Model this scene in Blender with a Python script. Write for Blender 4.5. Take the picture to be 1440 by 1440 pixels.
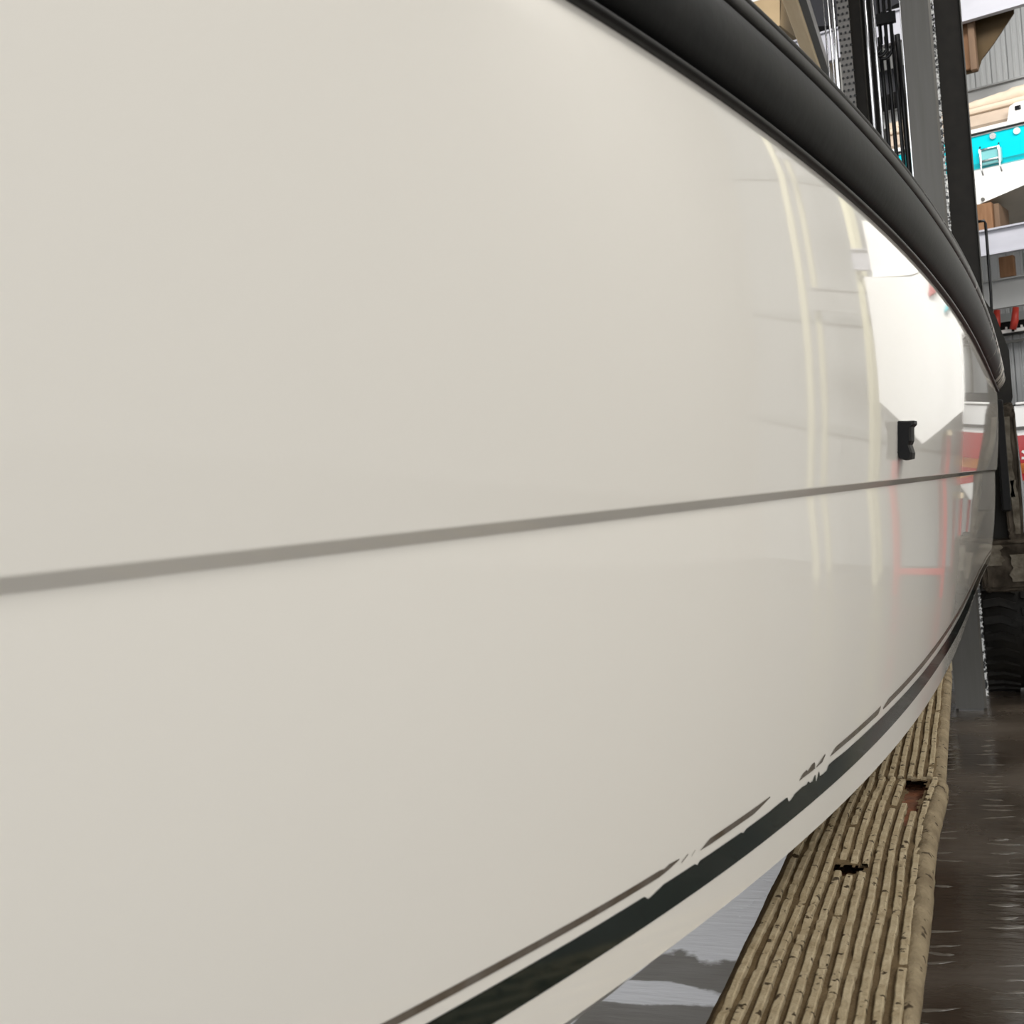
import bpy, bmesh, math, random
from mathutils import Vector, Matrix

random.seed(7)
for o in list(bpy.data.objects):
    bpy.data.objects.remove(o)
scn = bpy.context.scene
COL = scn.collection
PI = math.pi

# ------------------------------------------------------------------ camera
CAM_Z = 1.45
cam_d = bpy.data.cameras.new('camera')
cam_d.sensor_width = 36.0
cam_d.lens = 36.0 * 1650 / 1440
cam_d.clip_start = 0.02
cam_d.clip_end = 200
cam_d.dof.use_dof = True
cam_d.dof.focus_distance = 3.2
cam_d.dof.aperture_fstop = 11.0
cam = bpy.data.objects.new('camera', cam_d)
COL.objects.link(cam)
yaw, roll = math.radians(20.8), math.asin(0.08)
Fw = Vector((-math.sin(yaw), math.cos(yaw), 0))
R0 = Vector((math.cos(yaw), math.sin(yaw), 0))
U0 = Vector((0, 0, 1))
rx = R0 * math.cos(roll) - U0 * math.sin(roll)
uy = R0 * math.sin(roll) + U0 * math.cos(roll)
bz = -Fw
cam.matrix_world = Matrix(((rx.x, uy.x, bz.x, 0), (rx.y, uy.y, bz.y, 0), (rx.z, uy.z, bz.z, CAM_Z), (0, 0, 0, 1)))
scn.camera = cam

# ------------------------------------------------------------------ world, daylight, exposure
w = bpy.data.worlds.new('overcast_sky')
scn.world = w
w.use_nodes = True
bgn = w.node_tree.nodes['Background']
bgn.inputs[0].default_value = (0.97, 0.985, 1.0, 1)
bgn.inputs[1].default_value = 3.0


def area(name, loc, rot, sx, sy, power, col=(1, 1, 1)):
    l = bpy.data.lights.new(name, 'AREA')
    l.shape = 'RECTANGLE'; l.size = sx; l.size_y = sy; l.energy = power; l.color = col
    o = bpy.data.objects.new(name, l); COL.objects.link(o)
    o.location = loc; o.rotation_euler = rot
    return o


# daylight falling through the translucent roof panels in front of the rack
area('roof_panel_daylight', (2.2, 9.2, 9.1), (math.radians(48), 0, 0), 11, 2.4, 1500, (1.0, 0.98, 0.95))
area('aisle_fill_light', (5.6, 4.6, 9.1), (0, math.radians(38), 0), 3.0, 9.0, 800, (1.0, 0.975, 0.94))  # fill light added over the aisle to even out the hull
vs = scn.view_settings
vs.view_transform = 'Standard'
vs.look = 'None'
vs.exposure = -0.05
vs.gamma = 1.0
vs.use_curve_mapping = False


# ------------------------------------------------------------------ materials
def mat(name, col, rough=0.5, metal=0.0, col2=None, scale=8.0, amount=0.5, bump=0.0, bscale=None,
        stretch=(1, 1, 1), spec=0.5, rough2=None, coords='Object', detail=6.0, coat=0.0):
    m = bpy.data.materials.new(name); m.use_nodes = True
    nt = m.node_tree; b = nt.nodes['Principled BSDF']
    b.inputs['Base Color'].default_value = (*col, 1)
    b.inputs['Roughness'].default_value = rough
    b.inputs['Metallic'].default_value = metal
    b.inputs['Specular IOR Level'].default_value = spec
    b.inputs['Coat Weight'].default_value = coat
    tc = nt.nodes.new('ShaderNodeTexCoord')
    mp = nt.nodes.new('ShaderNodeMapping'); mp.inputs['Scale'].default_value = stretch
    nt.links.new(tc.outputs[coords], mp.inputs[0])
    if col2 is not None:
        n = nt.nodes.new('ShaderNodeTexNoise'); n.inputs['Scale'].default_value = scale; n.inputs['Detail'].default_value = detail
        r = nt.nodes.new('ShaderNodeValToRGB')
        r.color_ramp.elements[0].position = 0.5 - 0.5 * (1 - amount) - 0.02
        r.color_ramp.elements[1].position = 0.5 + 0.5 * (1 - amount) + 0.02
        r.color_ramp.elements[0].color = (*col, 1); r.color_ramp.elements[1].color = (*col2, 1)
        nt.links.new(mp.outputs[0], n.inputs[0]); nt.links.new(n.outputs[0], r.inputs[0])
        nt.links.new(r.outputs[0], b.inputs['Base Color'])
        if rough2 is not None:
            mr = nt.nodes.new('ShaderNodeMapRange')
            mr.inputs[1].default_value = 0.35; mr.inputs[2].default_value = 0.65
            mr.inputs[3].default_value = rough; mr.inputs[4].default_value = rough2
            nt.links.new(n.outputs[0], mr.inputs[0]); nt.links.new(mr.outputs[0], b.inputs['Roughness'])
    if bump:
        n2 = nt.nodes.new('ShaderNodeTexNoise'); n2.inputs['Scale'].default_value = bscale or scale * 3
        n2.inputs['Detail'].default_value = 5
        bp = nt.nodes.new('ShaderNodeBump'); bp.inputs['Strength'].default_value = bump; bp.inputs['Distance'].default_value = 0.01
        nt.links.new(mp.outputs[0], n2.inputs[0]); nt.links.new(n2.outputs[0], bp.inputs['Height'])
        nt.links.new(bp.outputs[0], b.inputs['Normal'])
    return m


M = {}
M['gelcoat'] = mat('white_gelcoat', (0.80, 0.763, 0.69), 0.035, coat=0.0)
M['deck'] = mat('deck_gelcoat', (0.75, 0.73, 0.68), 0.35, col2=(0.68, 0.66, 0.62), scale=30)
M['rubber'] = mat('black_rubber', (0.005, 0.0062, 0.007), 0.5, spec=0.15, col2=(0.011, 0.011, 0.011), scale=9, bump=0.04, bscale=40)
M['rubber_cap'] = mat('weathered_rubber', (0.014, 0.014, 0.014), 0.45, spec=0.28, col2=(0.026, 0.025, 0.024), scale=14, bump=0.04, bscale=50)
M['lip'] = mat('rail_lip_vinyl', (0.010, 0.010, 0.0105), 0.4, spec=0.25, col2=(0.02, 0.02, 0.02), scale=20)
M['boot'] = mat('dark_green_vinyl', (0.006, 0.013, 0.012), 0.08, col2=(0.010, 0.018, 0.016), scale=6)
M['pin'] = mat('brown_vinyl', (0.085, 0.062, 0.040), 0.16, col2=(0.15, 0.13, 0.11), scale=25, amount=0.65)
M['blackp'] = mat('black_plastic', (0.004, 0.004, 0.0045), 0.5, spec=0.15, col2=(0.008, 0.0075, 0.007), scale=30)
M['rib'] = mat('tan_ribbed_mat', (0.27, 0.21, 0.12), 0.8, spec=0.15, col2=(0.45, 0.375, 0.25), scale=30, amount=0.45, bump=0.5, bscale=120)
M['groove'] = mat('brown_mat_groove', (0.085, 0.056, 0.027), 0.8, spec=0.15, col2=(0.17, 0.12, 0.062), scale=22, amount=0.4, bump=0.4, bscale=140)  # darker brown for the mat between the ribs
M['roll'] = mat('scuffed_mat_edge', (0.31, 0.25, 0.155), 0.8, spec=0.15, col2=(0.13, 0.095, 0.055), scale=11, amount=0.45, bump=0.8, bscale=60)
M['rust'] = mat('rusty_steel', (0.30, 0.095, 0.03), 0.8, col2=(0.06, 0.03, 0.016), scale=18, amount=0.4, bump=0.4)
M['mastgrey'] = mat('grey_mast_steel', (0.078, 0.075, 0.066), 0.42, metal=0.1, spec=0.35, col2=(0.10, 0.096, 0.09), scale=5, stretch=(7, 7, 0.35), amount=0.4)
M['mastdark'] = mat('greasy_black_steel', (0.008, 0.007, 0.0055), 0.5, spec=0.15, col2=(0.016, 0.0138, 0.0105), scale=14, amount=0.4)
M['chrome'] = mat('bright_rod_steel', (0.62, 0.62, 0.63), 0.16, metal=1.0)
M['chain'] = mat('oiled_chain_steel', (0.10, 0.096, 0.088), 0.55, col2=(0.14, 0.13, 0.12), scale=40)
M['speck'] = mat('greasy_chain_with_bright_specks', (0.008, 0.008, 0.008), 0.25, col2=(0.85, 0.85, 0.83), scale=55, amount=0.9, detail=2)  # near-black chain with random near-white specks
M['hose'] = mat('black_hose', (0.005, 0.005, 0.0055), 0.35, spec=0.3)
M['tyre'] = mat('tyre_rubber', (0.007, 0.0065, 0.0055), 0.6, spec=0.2, col2=(0.016, 0.014, 0.011), scale=9, bump=0.4, bscale=50)
M['worn'] = mat('worn_bumper_wrap', (0.035, 0.025, 0.017), 0.8, col2=(0.30, 0.27, 0.215), scale=7, amount=0.8, bump=0.5, stretch=(1, 1, 0.7), detail=3)
M['wornd'] = mat('dark_worn_wrap', (0.016, 0.012, 0.008), 0.8, spec=0.1, col2=(0.085, 0.07, 0.053), scale=9, amount=0.7, bump=0.6, stretch=(1, 1, 0.7), detail=4)
M['flake'] = mat('pale_wrap_flake', (0.18, 0.16, 0.125), 0.8, spec=0.1, col2=(0.07, 0.058, 0.042), scale=16, amount=0.6, bump=0.6)
M['cream'] = mat('cream_block', (0.50, 0.43, 0.28), 0.6, col2=(0.38, 0.31, 0.2), scale=15)
M['beam'] = mat('white_rack_beam', (0.38, 0.38, 0.42), 0.45, col2=(0.33, 0.33, 0.365), scale=3, stretch=(1, 1, 3))
M['beamgrey'] = mat('galvanised_beam', (0.30, 0.305, 0.30), 0.5, col2=(0.36, 0.36, 0.355), scale=3)
M['woodl'] = mat('pale_pine', (0.95, 0.80, 0.56), 0.65, col2=(0.85, 0.66, 0.42), scale=5, stretch=(6, 0.6, 6), amount=0.4)
M['woodr'] = mat('reddish_timber', (0.24, 0.13, 0.07), 0.7, spec=0.2, col2=(0.14, 0.07, 0.032), scale=5, stretch=(5, 5, 0.7), amount=0.4)
M['woodd'] = mat('dark_timber', (0.10, 0.06, 0.035), 0.75, col2=(0.15, 0.09, 0.05), scale=5, stretch=(5, 5, 0.7))
M['siding'] = mat('metal_siding', (0.44, 0.45, 0.45), 0.45, col2=(0.50, 0.51, 0.51), scale=2, stretch=(6, 1, 0.3))
M['wallwhite'] = mat('white_bounce_siding', (0.68, 0.66, 0.62), 0.6, col2=(0.62, 0.60, 0.56), scale=2, stretch=(6, 6, 0.3))
M['seam'] = mat('siding_lap_grey', (0.25, 0.25, 0.25), 0.5)  # flat grey behind the siding joints
M['girt'] = mat('grey_girt', (0.33, 0.35, 0.35), 0.5, col2=(0.38, 0.39, 0.38), scale=3)
M['ceil'] = mat('roof_deck', (0.20, 0.20, 0.21), 0.6, col2=(0.24, 0.24, 0.25), scale=2)
M['white'] = mat('boat_white', (0.82, 0.81, 0.78), 0.12)
M['turq'] = mat('turquoise_gelcoat', (0.0, 0.50, 0.58), 0.12)
M['teal'] = mat('muted_teal', (0.16, 0.42, 0.43), 0.2)
M['canvas'] = mat('beige_canvas', (0.66, 0.55, 0.43), 0.85, col2=(0.52, 0.42, 0.32), scale=5, bump=0.6, bscale=12)
M['canvasd'] = mat('taupe_canvas', (0.40, 0.32, 0.25), 0.85, col2=(0.48, 0.39, 0.31), scale=5, bump=0.5, bscale=10)
M['antifoul'] = mat('brown_bottom_paint', (0.075, 0.048, 0.02), 0.6, spec=0.15, col2=(0.045, 0.03, 0.015), scale=4, amount=0.4)
M['taupe'] = mat('taupe_shaded_bottom', (0.42, 0.37, 0.30), 0.5, col2=(0.36, 0.32, 0.26), scale=4)  # underside shade of the stored hull put into its bottom colour
M['tanhull'] = mat('tan_hull', (0.46, 0.34, 0.20), 0.4, col2=(0.38, 0.28, 0.16), scale=3)
M['red'] = mat('red_gelcoat', (0.42, 0.02, 0.022), 0.2)
M['redh'] = mat('red_handle', (0.62, 0.06, 0.035), 0.45, col2=(0.5, 0.04, 0.03), scale=15)
M['orange'] = mat('orange_vinyl', (0.80, 0.28, 0.04), 0.3)
M['darkglass'] = mat('smoked_glass', (0.01, 0.01, 0.012), 0.08)
M['navy'] = mat('dark_canvas', (0.012, 0.012, 0.016), 0.8)
M['stainless'] = mat('stainless_tube', (0.7, 0.7, 0.7), 0.2, metal=1.0)
M['mud'] = mat('wet_mud_ridge', (0.13, 0.115, 0.095), 0.12, col2=(0.06, 0.05, 0.04), scale=30)
M['yellow'] = mat('pale_yellow_upright', (0.60, 0.57, 0.38), 0.5)


def add_specks(m, scale=60, thr=0.64, col=(0.05, 0.034, 0.018)):
    nt = m.node_tree; b = nt.nodes['Principled BSDF']
    src = b.inputs['Base Color'].links[0].from_socket
    tc = nt.nodes.new('ShaderNodeTexCoord')
    n = nt.nodes.new('ShaderNodeTexNoise'); n.inputs['Scale'].default_value = scale; n.inputs['Detail'].default_value = 3
    r = nt.nodes.new('ShaderNodeMapRange'); r.inputs[1].default_value = thr; r.inputs[2].default_value = thr + .05
    mx = nt.nodes.new('ShaderNodeMix'); mx.data_type = 'RGBA'; mx.inputs['B'].default_value = (*col, 1)
    nt.links.new(tc.outputs['Object'], n.inputs[0]); nt.links.new(n.outputs[0], r.inputs[0])
    nt.links.new(r.outputs[0], mx.inputs['Factor']); nt.links.new(src, mx.inputs['A'])
    nt.links.new(mx.outputs['Result'], b.inputs['Base Color'])


add_specks(M['rib'], 55, .615)
add_specks(M['roll'], 40, .62)


def add_end_wear_glint(m, y0, y1, scale, thr, col):
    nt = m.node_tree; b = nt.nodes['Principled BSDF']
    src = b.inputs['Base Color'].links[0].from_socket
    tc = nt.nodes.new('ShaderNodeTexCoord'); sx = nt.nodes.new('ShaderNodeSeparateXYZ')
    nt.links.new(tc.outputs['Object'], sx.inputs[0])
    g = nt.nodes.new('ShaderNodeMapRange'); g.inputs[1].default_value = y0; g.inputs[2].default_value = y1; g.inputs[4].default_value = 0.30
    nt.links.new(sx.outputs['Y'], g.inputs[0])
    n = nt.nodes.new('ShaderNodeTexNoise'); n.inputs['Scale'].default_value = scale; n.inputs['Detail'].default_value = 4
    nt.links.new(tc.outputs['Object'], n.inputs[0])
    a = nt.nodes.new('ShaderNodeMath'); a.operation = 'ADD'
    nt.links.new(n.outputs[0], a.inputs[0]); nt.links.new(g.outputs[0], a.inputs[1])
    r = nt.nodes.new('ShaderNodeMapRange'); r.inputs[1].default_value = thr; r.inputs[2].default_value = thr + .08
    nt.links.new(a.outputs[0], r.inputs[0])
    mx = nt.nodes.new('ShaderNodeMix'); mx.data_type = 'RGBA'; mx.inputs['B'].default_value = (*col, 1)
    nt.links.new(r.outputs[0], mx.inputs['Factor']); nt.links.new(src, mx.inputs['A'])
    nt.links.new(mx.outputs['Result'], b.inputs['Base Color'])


# chalky scuffs at the rail end; the cap also gets a painted highlight
add_end_wear_glint(M['rubber'], 0.5, 3.6, 9, 0.74, (0.55, 0.52, 0.46))
add_end_wear_glint(M['rubber_cap'], -0.5, 3.2, 14, 0.70, (0.6, 0.58, 0.53))


def floor_material():
    m = bpy.data.materials.new('wet_concrete'); m.use_nodes = True
    nt = m.node_tree; N = nt.nodes; L = nt.links; b = N['Principled BSDF']
    tc = N.new('ShaderNodeTexCoord')
    n1 = N.new('ShaderNodeTexNoise'); n1.inputs['Scale'].default_value = 1.3; n1.inputs['Detail'].default_value = 8
    L.new(tc.outputs['Object'], n1.inputs[0])
    dark = N.new('ShaderNodeValToRGB')
    dark.color_ramp.elements[0].position = 0.35; dark.color_ramp.elements[1].position = 0.68
    dark.color_ramp.elements[0].color = (0.034, 0.026, 0.019, 1); dark.color_ramp.elements[1].color = (0.072, 0.057, 0.043, 1)
    L.new(n1.outputs[0], dark.inputs[0])
    n2 = N.new('ShaderNodeTexNoise'); n2.inputs['Scale'].default_value = 6; n2.inputs['Detail'].default_value = 8
    L.new(tc.outputs['Object'], n2.inputs[0])
    grey = N.new('ShaderNodeValToRGB')
    grey.color_ramp.elements[0].color = (0.17, 0.16, 0.145, 1); grey.color_ramp.elements[1].color = (0.25, 0.245, 0.24, 1)
    L.new(n2.outputs[0], grey.inputs[0])
    # the driven lane is dark with mud; beside it the slab is greyer, with white patches
    sx = N.new('ShaderNodeSeparateXYZ'); L.new(tc.outputs['Object'], sx.inputs[0])
    ad = N.new('ShaderNodeMath'); ad.operation = 'MULTIPLY_ADD'; ad.inputs[1].default_value = 0.5
    L.new(n1.outputs[0], ad.inputs[0]); L.new(sx.outputs['X'], ad.inputs[2])
    lane = N.new('ShaderNodeMapRange'); lane.inputs[1].default_value = -0.50; lane.inputs[2].default_value = -0.22
    L.new(ad.outputs[0], lane.inputs[0])
    mx = N.new('ShaderNodeMix'); mx.data_type = 'RGBA'
    L.new(lane.outputs[0], mx.inputs['Factor']); L.new(grey.outputs[0], mx.inputs['A']); L.new(dark.outputs[0], mx.inputs['B'])
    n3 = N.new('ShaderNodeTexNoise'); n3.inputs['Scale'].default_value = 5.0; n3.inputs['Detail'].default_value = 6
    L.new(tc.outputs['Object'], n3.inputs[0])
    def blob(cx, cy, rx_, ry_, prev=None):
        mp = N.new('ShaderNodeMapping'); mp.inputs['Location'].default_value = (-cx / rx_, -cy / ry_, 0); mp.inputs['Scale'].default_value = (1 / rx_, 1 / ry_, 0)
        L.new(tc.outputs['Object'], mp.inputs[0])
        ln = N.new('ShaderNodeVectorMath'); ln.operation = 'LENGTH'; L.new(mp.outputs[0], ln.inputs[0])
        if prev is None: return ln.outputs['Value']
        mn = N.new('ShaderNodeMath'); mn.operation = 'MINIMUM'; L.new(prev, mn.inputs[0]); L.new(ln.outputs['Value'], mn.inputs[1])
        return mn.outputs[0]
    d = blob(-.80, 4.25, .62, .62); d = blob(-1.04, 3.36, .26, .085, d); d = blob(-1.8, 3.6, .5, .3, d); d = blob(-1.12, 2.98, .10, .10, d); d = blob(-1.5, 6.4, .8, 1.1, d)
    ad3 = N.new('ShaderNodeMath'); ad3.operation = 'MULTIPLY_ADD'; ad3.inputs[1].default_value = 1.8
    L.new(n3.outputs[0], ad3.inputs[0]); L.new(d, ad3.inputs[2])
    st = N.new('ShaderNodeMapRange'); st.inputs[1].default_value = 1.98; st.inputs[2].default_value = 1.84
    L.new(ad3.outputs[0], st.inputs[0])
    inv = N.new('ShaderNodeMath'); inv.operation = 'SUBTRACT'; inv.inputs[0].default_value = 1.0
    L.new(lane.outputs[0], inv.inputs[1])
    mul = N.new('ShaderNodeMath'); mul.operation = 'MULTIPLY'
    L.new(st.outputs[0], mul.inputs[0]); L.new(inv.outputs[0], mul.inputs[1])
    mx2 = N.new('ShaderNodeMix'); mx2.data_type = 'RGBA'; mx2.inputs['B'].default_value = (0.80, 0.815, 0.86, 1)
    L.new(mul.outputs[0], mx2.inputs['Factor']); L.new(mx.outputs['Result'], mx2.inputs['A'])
    L.new(mx2.outputs['Result'], b.inputs['Base Color'])
    rr = N.new('ShaderNodeMapRange'); rr.inputs[1].default_value = 0.40; rr.inputs[2].default_value = 0.62
    rr.inputs[3].default_value = 0.10; rr.inputs[4].default_value = 0.36
    L.new(n1.outputs[0], rr.inputs[0]); L.new(rr.outputs[0], b.inputs['Roughness'])
    mp2 = N.new('ShaderNodeMapping'); mp2.inputs['Scale'].default_value = (1, 5, 1)
    L.new(tc.outputs['Object'], mp2.inputs[0])
    n4 = N.new('ShaderNodeTexNoise'); n4.inputs['Scale'].default_value = 5; n4.inputs['Detail'].default_value = 6
    L.new(mp2.outputs[0], n4.inputs[0])
    bp = N.new('ShaderNodeBump'); bp.inputs['Strength'].default_value = 0.22; bp.inputs['Distance'].default_value = 0.02
    L.new(n4.outputs[0], bp.inputs['Height']); L.new(bp.outputs[0], b.inputs['Normal'])
    return m


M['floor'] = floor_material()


# ------------------------------------------------------------------ helpers
def link(o, parent=None):
    COL.objects.link(o)
    if parent is not None:
        o.parent = parent
    return o


def mesh(name, V, Fc, m, parent=None, smooth=False, loc=None):
    me = bpy.data.meshes.new(name)
    me.from_pydata([tuple(v) for v in V], [], Fc)
    bm = bmesh.new(); bm.from_mesh(me)
    bmesh.ops.recalc_face_normals(bm, faces=bm.faces[:])
    bm.to_mesh(me); bm.free()
    if smooth:
        for p in me.polygons:
            p.use_smooth = True
    me.materials.append(M[m] if isinstance(m, str) else m)
    o = bpy.data.objects.new(name, me)
    link(o, parent)
    if loc is not None:
        o.location = loc
    return o


def tag(o, label=None, cat=None, group=None, kind=None):
    if label: o['label'] = label
    if cat: o['category'] = cat
    if group: o['group'] = group
    if kind: o['kind'] = kind
    return o


def empty(name, loc=(0, 0, 0), rz=0.0):
    o = bpy.data.objects.new(name, None)
    o.empty_display_size = 0.1
    link(o); o.location = loc; o.rotation_euler = (0, 0, rz)
    return o


class MB:
    """collects shapes that belong to one part"""
    def __init__(s): s.V = []; s.F = []
    def add(s, V, Fc):
        k = len(s.V); s.V += [tuple(v) for v in V]; s.F += [tuple(i + k for i in f) for f in Fc]; return s
    def box(s, x0, x1, y0, y1, z0, z1):
        return s.add([(x0, y0, z0), (x1, y0, z0), (x1, y1, z0), (x0, y1, z0), (x0, y0, z1), (x1, y0, z1), (x1, y1, z1), (x0, y1, z1)],
                     [(0, 3, 2, 1), (4, 5, 6, 7), (0, 1, 5, 4), (1, 2, 6, 5), (2, 3, 7, 6), (3, 0, 4, 7)])
    def bbox(s, x0, x1, y0, y1, z0, z1, c=0.006):
        """box with chamfered edges"""
        bm = bmesh.new(); bmesh.ops.create_cube(bm, size=1.0)
        for v in bm.verts:
            v.co = Vector(((x0 + x1) / 2 + v.co.x * (x1 - x0), (y0 + y1) / 2 + v.co.y * (y1 - y0), (z0 + z1) / 2 + v.co.z * (z1 - z0)))
        bmesh.ops.bevel(bm, geom=bm.edges[:], offset=c, segments=2, profile=0.5, affect='EDGES')
        bm.verts.index_update()
        s.add([v.co[:] for v in bm.verts], [tuple(v.index for v in f.verts) for f in bm.faces]); bm.free(); return s
    def tube(s, pts, r, n=10, cap=True):
        pts = [Vector(p) for p in pts]; rings = []
        up = Vector((0, 0, 1))
        for i, p in enumerate(pts):
            t = (pts[min(i + 1, len(pts) - 1)] - pts[max(i - 1, 0)]).normalized()
            a = t.cross(up if abs(t.z) < 0.95 else Vector((0, 1, 0))).normalized(); b_ = t.cross(a)
            rr = r[i] if isinstance(r, (list, tuple)) else r
            rings.append([p + (a * math.cos(2 * PI * k / n) + b_ * math.sin(2 * PI * k / n)) * rr for k in range(n)])
        V = [v for q in rings for v in q]; Fc = []
        for i in range(len(pts) - 1):
            for k in range(n):
                Fc.append((i * n + k, i * n + (k + 1) % n, (i + 1) * n + (k + 1) % n, (i + 1) * n + k))
        if cap:
            Fc.append(tuple(range(n - 1, -1, -1))); Fc.append(tuple((len(pts) - 1) * n + k for k in range(n)))
        return s.add(V, Fc)
    def prism(s, poly, axis, a, b_):
        """extrude a polygon along x, y or z; poly is in the two other axes"""
        def P(q, h):
            return (h, q[0], q[1]) if axis == 'x' else (q[0], h, q[1]) if axis == 'y' else (q[0], q[1], h)
        n = len(poly)
        return s.add([P(q, a) for q in poly] + [P(q, b_) for q in poly],
                     [tuple(range(n)), tuple(range(2 * n - 1, n - 1, -1))] + [(i, (i + 1) % n, n + (i + 1) % n, n + i) for i in range(n)])
    def build(s, name, m, parent=None, smooth=False, loc=None):
        return mesh(name, s.V, s.F, m, parent, smooth, loc)


def grid_faces(nr, nc, off=0):
    return [(off + i * nc + j, off + i * nc + j + 1, off + (i + 1) * nc + j + 1, off + (i + 1) * nc + j) for i in range(nr - 1) for j in range(nc - 1)]


def lerp_list(T, x):
    if x <= T[0][0]: return T[0][1]
    for (a, b_), (c, d) in zip(T, T[1:]):
        if x <= c: return b_ + (d - b_) * (x - a) / (c - a)
    return T[-1][1]


# ------------------------------------------------------------------ the hall
RA = math.radians(14)
RO = Vector((0.624, 14.678, 0))
RU = Vector((math.cos(RA), -math.sin(RA), 0)); RV = Vector((math.sin(RA), math.cos(RA), 0))


def RP(u, v, z): return RO + RU * u + RV * v + Vector((0, 0, z))


def thing_in_rack(name, u, v, z): return empty(name, RP(u, v, z), -RA)


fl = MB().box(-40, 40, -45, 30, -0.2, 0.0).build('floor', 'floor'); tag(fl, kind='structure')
ce = MB().box(-16, 16, -8, 26, 9.6, 9.8).build('ceiling', 'ceil'); tag(ce, kind='structure')
for k in range(7):
    j = MB().box(-16, 16, -6 + 4 * k, -5.85 + 4 * k, 9.2, 9.6).build('purlin', 'beamgrey', ce)
WV = 3.6
wb = MB().box(-16, 16, 0.09, 0.3, 0, 9.6).build('wall_back', 'seam'); tag(wb, kind='structure')
wb.location = RP(0, WV, 0); wb.rotation_euler = (0, 0, -RA)
# siding panels of the back wall, each a ribbed sheet
prof = [(0.0, 0.06), (0.012, 0.06), (0.016, 0.03), (0.075, 0.03), (0.08, 0.018), (0.105, 0.018), (0.11, 0.03), (0.16, 0.03), (0.165, 0.018), (0.185, 0.018), (0.19, 0.03), (0.222, 0.03)]
sp = None
for k in range(60):
    u = -6.0 + 0.224 * k
    if sp is None:
        poly = [(a, b_) for a, b_ in prof] + [(0.222, 0.09), (0, 0.09)]
        sp = MB().prism(poly, 'z', 0.0, 9.5).build('siding_panel', 'siding', wb); o = sp
    else:
        o = sp.copy(); link(o, wb)
    o.location = (u, 0, 0)
for z0, z1 in ((3.60, 3.72), (1.6, 1.75), (6.2, 6.36)):
    MB().prism([(-0.05, z0), (0.06, z0), (0.06, z1), (-0.05, z1), (-0.05, z1 - 0.012), (-0.04, z0 + 0.012)], 'x', -6, 7.4).build('girt', 'girt', wb)
wr = MB().box(8.6, 8.8, -3.5, 18, 0, 9.6).build('bounce_wall_right', 'wallwhite'); tag(wr, kind='structure')  # unseen wall, added and painted white to bounce light onto the hull
for k in range(28):
    MB().box(8.57, 8.6, -3.3 + k * 0.75, -3.24 + k * 0.75, 0, 9.6).build('siding_rib', 'wallwhite', wr)
wl = MB().box(-13.2, -13.0, 9, 22, 0, 9.6).build('wall_left', 'siding'); tag(wl, kind='structure')

# tread ridges of mud that tyres pressed on the lane
tm = MB()
rnd = random.Random(3)
for lane_x, wd in ((-0.165, 0.085), (0.055, 0.075), (0.33, 0.10)):
    y = 2.6
    while y < 7.6:
        if rnd.random() < 0.62:
            cx = lane_x + rnd.uniform(-.012, .012); n = 6; hw = wd * rnd.uniform(.35, 1.05)
            sk = rnd.uniform(-.015, .02)
            V = []
            for i in range(n + 1):
                a = i / n * 2 - 1; x = cx + a * hw; yy = y + sk * a + .008 * a * a + rnd.uniform(-.003, .003)
                e = math.sqrt(max(0, 1 - a * a)) * rnd.uniform(.6, 1.2)
                V += [(x, yy - .009 * e - .001, 0.0002), (x, yy, .0045 * e + .0003), (x, yy + .009 * e + .001, 0.0002)]
            tm.add(V, [(3 * i + c, 3 * i + 3 + c, 3 * i + 4 + c, 3 * i + 1 + c) for i in range(n) for c in (0, 1)])
        y += rnd.uniform(.05, .13)
t_ = tm.build('tread_ridges', 'mud', smooth=True)
tag(t_, 'thin pale ridges of wet mud left by tyre treads on the dark floor lane', 'mud', kind='stuff')

# ------------------------------------------------------------------ the white motorboat
XC = -1.05
CR = [-1.047170434463999, 0.9850134522639278, -0.17776759628652478, 0.008867290581686671, 1.0324387511697408]
CU = [-1.0514773437508933, 0.9274619188954522, -0.12965514851775145, 0.0051843446944607186, 0.9759078864555162]
CC = [-2.9875881184315833, 3.081296296880013, -0.7443770931080163, 0.03368563544567449, 4.1370279939479495]


def fx(c, y): return c[0] + c[1] * math.log(y + .35) + c[2] * y + c[3] * y * y + c[4] / (y + .8)
def sq(y): return min(1, max(0, (y - 3.5) / 4)) ** 2
def z_r(y): return CAM_Z + .50 - .055 * sq(y)
def z_u(y): return CAM_Z + .66 - .075 * sq(y)
def z_c(y): return CAM_Z - .54 + .05 * sq(y)
def z_k(y): return CAM_Z - .0266 + .0173 * math.log(max(y, -.2) + .5)
def x_c(y): return fx(CC, y)
def x_r(y): return fx(CR, y)
def x_u(y): return fx(CU, y)
def x_k(y): return x_c(y) + .6 * (x_r(y) - x_c(y))


def lower(y, t):
    a = x_c(y)
    return Vector((a + (x_k(y) - a) * t + .048 * t * (1 - t), y, z_c(y) + (z_k(y) - z_c(y)) * t))


def upper(y, s):
    a = x_k(y) + .011; z0 = z_k(y) + .011
    return Vector((a + (x_r(y) - a) * s + .032 * s * (1 - s), y, z0 + (z_r(y) - z0) * s))


def railtop(y, s):
    return Vector((x_r(y) + (x_u(y) - x_r(y)) * s, y, z_r(y) + (z_u(y) - z_r(y)) * s))


YB, YS, RS = 0.25, 7.12, 0.17


def y0_of(f):
    lo, hi = -.24, YB
    for _ in range(50):
        m_ = (lo + hi) / 2
        if f(m_).x < XC: lo = m_
        else: hi = m_
    return hi


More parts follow.
